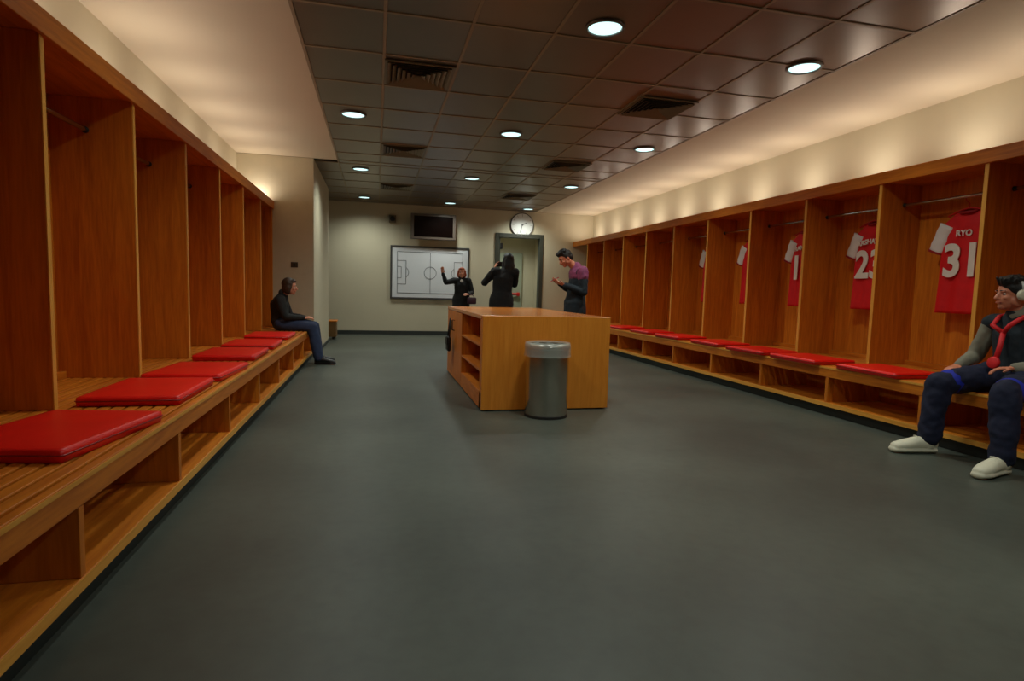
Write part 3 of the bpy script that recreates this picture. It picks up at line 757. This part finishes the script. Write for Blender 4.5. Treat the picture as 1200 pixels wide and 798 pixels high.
        sh_ = blob('shoe', sole+up_, .006, cl['shoe'], t, 2)
        bm = BM()
        for i in range(4):
            c = hl+d*(ln*(.42+.075*i))+Vector((0, 0, (.097-.012*i)*g_)); tube(bm, [c-sd*.022, c+Vector((0, 0, .004)), c+sd*.022], .003, 5)
        obj('laces', bm, cl.get('lace', cl['shoe']), sh_)
    return t, V, hp, HF, (l, f, u), (blft, bf, bu)

M_navy = mat('navy_cloth', (20, 26, 52), .85, var=.15, scale=14, bump=.2, bscale=30)
M_denim = mat('denim', (44, 58, 88), .85, var=.15, scale=20, bump=.15, bscale=120)
M_blkc = mat('black_cloth', (20, 19, 20), .85, var=.2, scale=12, bump=.2, bscale=30)
M_coat = mat('dark_coat', (28, 30, 30), .8, var=.2, scale=12, bump=.2, bscale=30)
M_jnavy = mat('jacket_navy', (24, 36, 44), .8, var=.15, scale=12, bump=.2, bscale=30)
M_greysl = mat('grey_sleeve', (134, 130, 112), .85, var=.1, scale=12, bump=.2, bscale=30)
M_beige = mat('beige_cloth', (196, 176, 140), .85, var=.08, scale=12)
M_shoew = mat('white_trainer', (226, 222, 196), .55, var=.04, scale=20)
M_shoek = mat('black_shoe', (20, 18, 18), .4)
M_blue = mat('bright_blue_stripe', (20, 40, 170), .7)
M_lan = mat('red_lanyard', (226, 30, 36), .6)
M_plaid = mat('purple_check', (128, 62, 96), .8, var=.4, scale=30)
Z3 = lambda x, y, z: (x, y, z)
# boy sitting on the right bench
J = dict(hip=(4.44, 3.18, .585), chest=(4.45, 3.19, .90), neck=(4.42, 3.20, 1.035), head=(4.365, 3.215, 1.165), face=(-1, .30, -.04), up=(-.08, 0, 1), front=(-1, .05, .1),
         shL=(4.44, 3.01, .955), shR=(4.43, 3.37, .955), elL=(4.43, 2.90, .70), elR=(4.40, 3.46, .70), wrL=(4.21, 3.04, .665), wrR=(4.19, 3.41, .635),
         hdL=(-.75, .6, -.1), pmL=(0, -.1, -1), thL=(-.6, -.7, 0), hdR=(-1, -.15, -.22), pmR=(0, 0, -1), thR=(-.2, -1, 0), cuL=.5, cuR=.35,
         hpL=(4.40, 3.09, .58), hpR=(4.40, 3.28, .58), knL=(3.97, 2.90, .515), knR=(3.97, 3.36, .515), anL=(3.94, 2.86, .10), anR=(3.93, 3.37, .10), toL=(3.655, 2.80, 0), toR=(3.655, 3.43, 0))
t, V, hp, HF, (l, f, u), (bl_, bf, bu) = figure('person in navy tracksuit with red lanyard and headphones, seated on the right bench', (4.40, 3.18, 0), J,
    dict(skin=M_skin2, hair=M_hairK, style='quiff', wide=1.16, big=1.25, trousers=M_navy, top=M_jnavy, sleeve=M_greysl, shoe=M_shoew, collar=M_greysl), .92)
hpn = obj('headphones', tube(BM(), [hp(.092*math.cos(a), -.01, .02+.112*math.sin(a)) for a in [math.pi*i/16 for i in range(17)]], .009, 8), M_white, t, smooth='all'); hpn['label'] = 'pale over-ear headphones'
for s in (-1, 1):
    bm = BM(); tube(bm, [hp(s*.078, -.01, 0), hp(s*.084, -.01, 0), hp(s*.100, -.01, 0), hp(s*.108, -.01, 0)], [.036, .040, .038, .026], 20); obj('ear_cup', bm, M_shoew, hpn, smooth='all')
cz = V['chest']
bm = BM()
P0 = cz+bf*.150-bu*.02
for s in (-1, 1): tube(bm, [V['neck']+bl_*s*.075-bf*.03+bu*.0, V['neck']+bl_*s*.085+bf*.05-bu*.03, V['neck']+bl_*s*.06+bf*.13-bu*.10, P0], .016, 6)
tube(bm, [P0, P0-bu*.10+bf*.012, P0-bu*.19+bf*.03], .018, 6)
lan = obj('lanyard', bm, M_lan, t, smooth='all'); lan['label'] = 'bright red lanyard'
c = P0-bu*.215+bf*.045
bm = BM(); tube(bm, [c-bf*.012, c-bf*.008, c+bf*.008, c+bf*.012], [.036, .042, .042, .036], 24); obj('pendant', bm, M_lan, lan, smooth='all')
for s in 'LR':
    a, b = V['hp'+s], V['kn'+s]; q = a.lerp(b, .80); d = (b-a).normalized()
    blob('knee_stripe', [seg(q, q+d*.016, .0915, .0905)], .008, M_blue, t, 1)
    for p_ in (.62, .70):
        pass
# person sitting at the far end of the left bench
J = dict(hip=(-1.30, 8.62, .575), chest=(-1.31, 8.62, .83), neck=(-1.265, 8.62, .955), head=(-1.17, 8.61, 1.065), face=(1, -.12, -.10), up=(.12, 0, 1), front=(1, 0, .05),
         shL=(-1.28, 8.78, .885), shR=(-1.28, 8.46, .885), elL=(-1.20, 8.82, .66), elR=(-1.20, 8.42, .66), wrL=(-.98, 8.70, .635), wrR=(-.98, 8.52, .64),
         hdL=(1, -.3, .1), pmL=(0, -.4, -1), thL=(.2, -1, .4), hdR=(1, .3, .15), pmR=(0, .4, -1), thR=(.2, 1, .4), cuL=.5, cuR=.5,
         hpL=(-1.27, 8.71, .555), hpR=(-1.27, 8.53, .555), knL=(-.86, 8.72, .515), knR=(-.86, 8.50, .515), anL=(-.80, 8.72, .09), anR=(-.78, 8.47, .09), toL=(-.56, 8.74, 0), toR=(-.53, 8.45, 0))
figure('person in dark jacket and jeans sitting at the far end of the left bench', (-1.28, 8.62, 0), J,
    dict(skin=M_skin, hair=M_hairB, style='bob', wide=1.12, trousers=M_denim, top=M_coat, shoe=M_shoek, hs=.95), .87)
# woman pointing at the board
J = dict(hip=(1.84, 12.90, .87), chest=(1.84, 12.90, 1.19), neck=(1.84, 12.90, 1.33), head=(1.84, 12.88, 1.455), face=(-.15, -1, 0), up=(0, 0, 1), front=(-.1, -1, 0),
         shL=(2.00, 12.90, 1.285), shR=(1.68, 12.90, 1.285), elL=(2.07, 12.84, 1.03), elR=(1.49, 12.86, 1.235), wrL=(1.96, 12.66, .99), wrR=(1.42, 12.88, 1.43),
         hdL=(-.5, -.6, .05), pmL=(-.3, .5, -1), thL=(0, 0, 1), hdR=(-.12, 0, 1), pmR=(0, -1, 0), thR=(1, 0, .2), cuL=.6, cuR=.12,
         hpL=(1.93, 12.90, .84), hpR=(1.75, 12.90, .84), knL=(1.94, 12.88, .46), knR=(1.76, 12.86, .46), anL=(1.95, 12.92, .085), anR=(1.74, 12.92, .085), toL=(1.98, 12.71, 0), toR=(1.71, 12.71, 0))
t, V, hp, HF, (l, f, u), (bl_, bf, bu) = figure('person in black coat with raised arm pointing at the whiteboard', (1.84, 12.90, 0), J,
    dict(skin=M_skin, hair=M_hairR, style='bob', hem=.25, trousers=M_blkc, top=M_blkc, shoe=M_shoek, collar=M_blkc), .92)
bm = BM(); c = V['neck']+bf*.085-bu*.06
bmesh.ops.create_uvsphere(bm, u_segments=16, v_segments=10, radius=1)
for v in bm.verts: v.co = c+Vector((v.co.x*.036, v.co.y*.03, v.co.z*.045))
obj('blouse', bm, M_white, t, smooth='all')['label'] = 'white blouse showing at the neck'
hb = thing('handbag', 'small dark purple handbag held by the person at the whiteboard', 'handbag', (2.02, 12.60, .84))
bm = BM(); bx(bm, 1.93, 2.13, 12.55, 12.65, .78, .93, .03); M_bag = mat('handbag_purple', (62, 26, 42), .5); obj('bag_body', bm, M_bag, hb, smooth=True)
obj('handle', tube(BM(), [(1.98, 12.60, .925), (1.97, 12.60, .965), (1.99, 12.60, .985), (2.06, 12.60, .97), (2.08, 12.60, .925)], .007, 6), M_bag, hb, smooth='all')
# photographer seen from behind
J = dict(hip=(2.03, 9.50, .93), chest=(2.05, 9.50, 1.29), neck=(2.10, 9.52, 1.455), head=(2.135, 9.56, 1.59), face=(-.25, 1, .02), up=(.04, 0, 1), front=(-.1, 1, 0),
         shL=(1.90, 9.50, 1.40), shR=(2.25, 9.51, 1.40), elL=(1.77, 9.66, 1.22), elR=(2.30, 9.72, 1.20), wrL=(1.96, 9.80, 1.46), wrR=(2.18, 9.84, 1.45),
         hdL=(.35, .3, 1), pmL=(1, 0, -.2), thL=(0, -1, .1), hdR=(-.3, .2, 1), pmR=(-1, 0, -.2), thR=(0, -1, .1), cuL=.6, cuR=.6,
         hpL=(1.94, 9.50, .90), hpR=(2.12, 9.50, .90), knL=(1.92, 9.52, .49), knR=(2.14, 9.54, .49), anL=(1.90, 9.48, .09), anR=(2.15, 9.48, .09), toL=(1.86, 9.70, 0), toR=(2.17, 9.70, 0))
figure('person in black coat with long dark hair, seen from behind, photographing the board', (2.05, 9.50, 0), J,
    dict(skin=M_skin, hair=M_hairK, style='long', hem=.12, trousers=M_blkc, top=M_blkc, shoe=M_shoek), .98)
cm = thing('photo_camera', 'small black camera held up by the person with long dark hair', 'camera', (2.06, 9.83, 1.53))
bm = BM(); bx(bm, 1.995, 2.125, 9.80, 9.845, 1.50, 1.585, .01); obj('camera_body', bm, M_black, cm, smooth=True)
obj('camera_lens', tube(BM(), [(2.06, 9.846, 1.54), (2.06, 9.87, 1.54), (2.06, 9.90, 1.54)], [.028, .030, .026], 20), M_dark, cm, smooth=True)
# man looking down at his phone
J = dict(hip=(2.80, 8.02, .93), chest=(2.85, 8.02, 1.27), neck=(2.80, 8.02, 1.44), head=(2.63, 8.01, 1.575), face=(-.85, -.12, -.55), up=(-.5, 0, .85), front=(-1, -.05, -.05),
         shL=(2.84, 7.84, 1.38), shR=(2.84, 8.20, 1.38), elL=(2.85, 7.80, 1.10), elR=(2.82, 8.23, 1.11), wrL=(2.59, 7.88, 1.20), wrR=(2.58, 8.10, 1.22),
         hdL=(-.9, .35, .25), pmL=(.2, .4, 1), thL=(0, -1, .3), hdR=(-.9, -.35, .25), pmR=(.2, -.4, 1), thR=(0, 1, .3), cuL=.7, cuR=.7,
         hpL=(2.80, 7.93, .90), hpR=(2.80, 8.11, .90), knL=(2.77, 7.91, .49), knR=(2.78, 8.13, .49), anL=(2.82, 7.90, .09), anR=(2.82, 8.14, .09), toL=(2.58, 7.88, 0), toR=(2.58, 8.16, 0))
t, V, hp, HF, (l, f, u), (bl_, bf, bu) = figure('person in navy jacket and purple check scarf looking down at a phone', (2.82, 8.02, 0), J,
    dict(skin=M_skin2, hair=M_hairK, style='quiff', hem=.13, trousers=M_beige, top=M_jnavy, shoe=M_shoek), .97)
sc = blob('scarf', [('l', [(V['chest'].lerp(V['neck'], .42), .185, .125), (V['chest'].lerp(V['neck'], .80), .150, .108), (V['neck']+bu*.01, .088, .084)], (0, 1, 0)),
     seg(V['shL']+Vector((0, 0, .012)), V['shL'].lerp(V['elL'], .22), .083, .078), seg(V['shR']+Vector((0, 0, .012)), V['shR'].lerp(V['elR'], .22), .083, .078)], .009, M_plaid, t, 3, .008)
sc['label'] = 'purple and pink check scarf over the shoulders'
ph = thing('phone', 'small phone held in both hands of the person in the purple scarf', 'phone', (2.47, 7.99, 1.27))
bm = BM(); r = bmesh.ops.create_cube(bm, size=1)
R_ = Matrix.Rotation(math.radians(-28), 3, 'Y')
for v in bm.verts: v.co = Vector((2.475, 7.99, 1.275)) + R_ @ Vector((v.co.x*.125, v.co.y*.066, v.co.z*.010))
bmesh.ops.bevel(bm, geom=bm.edges[:], offset=.003, segments=2, affect='EDGES'); obj('case', bm, mat('phone_case', (196, 60, 44), .4), ph)
bm = BM(); bmesh.ops.create_cube(bm, size=1)
for v in bm.verts: v.co = Vector((2.475, 7.99, 1.275)) + R_ @ Vector((v.co.x*.112, v.co.y*.058, .0053+v.co.z*.001))
obj('screen', bm, M_screen, ph)
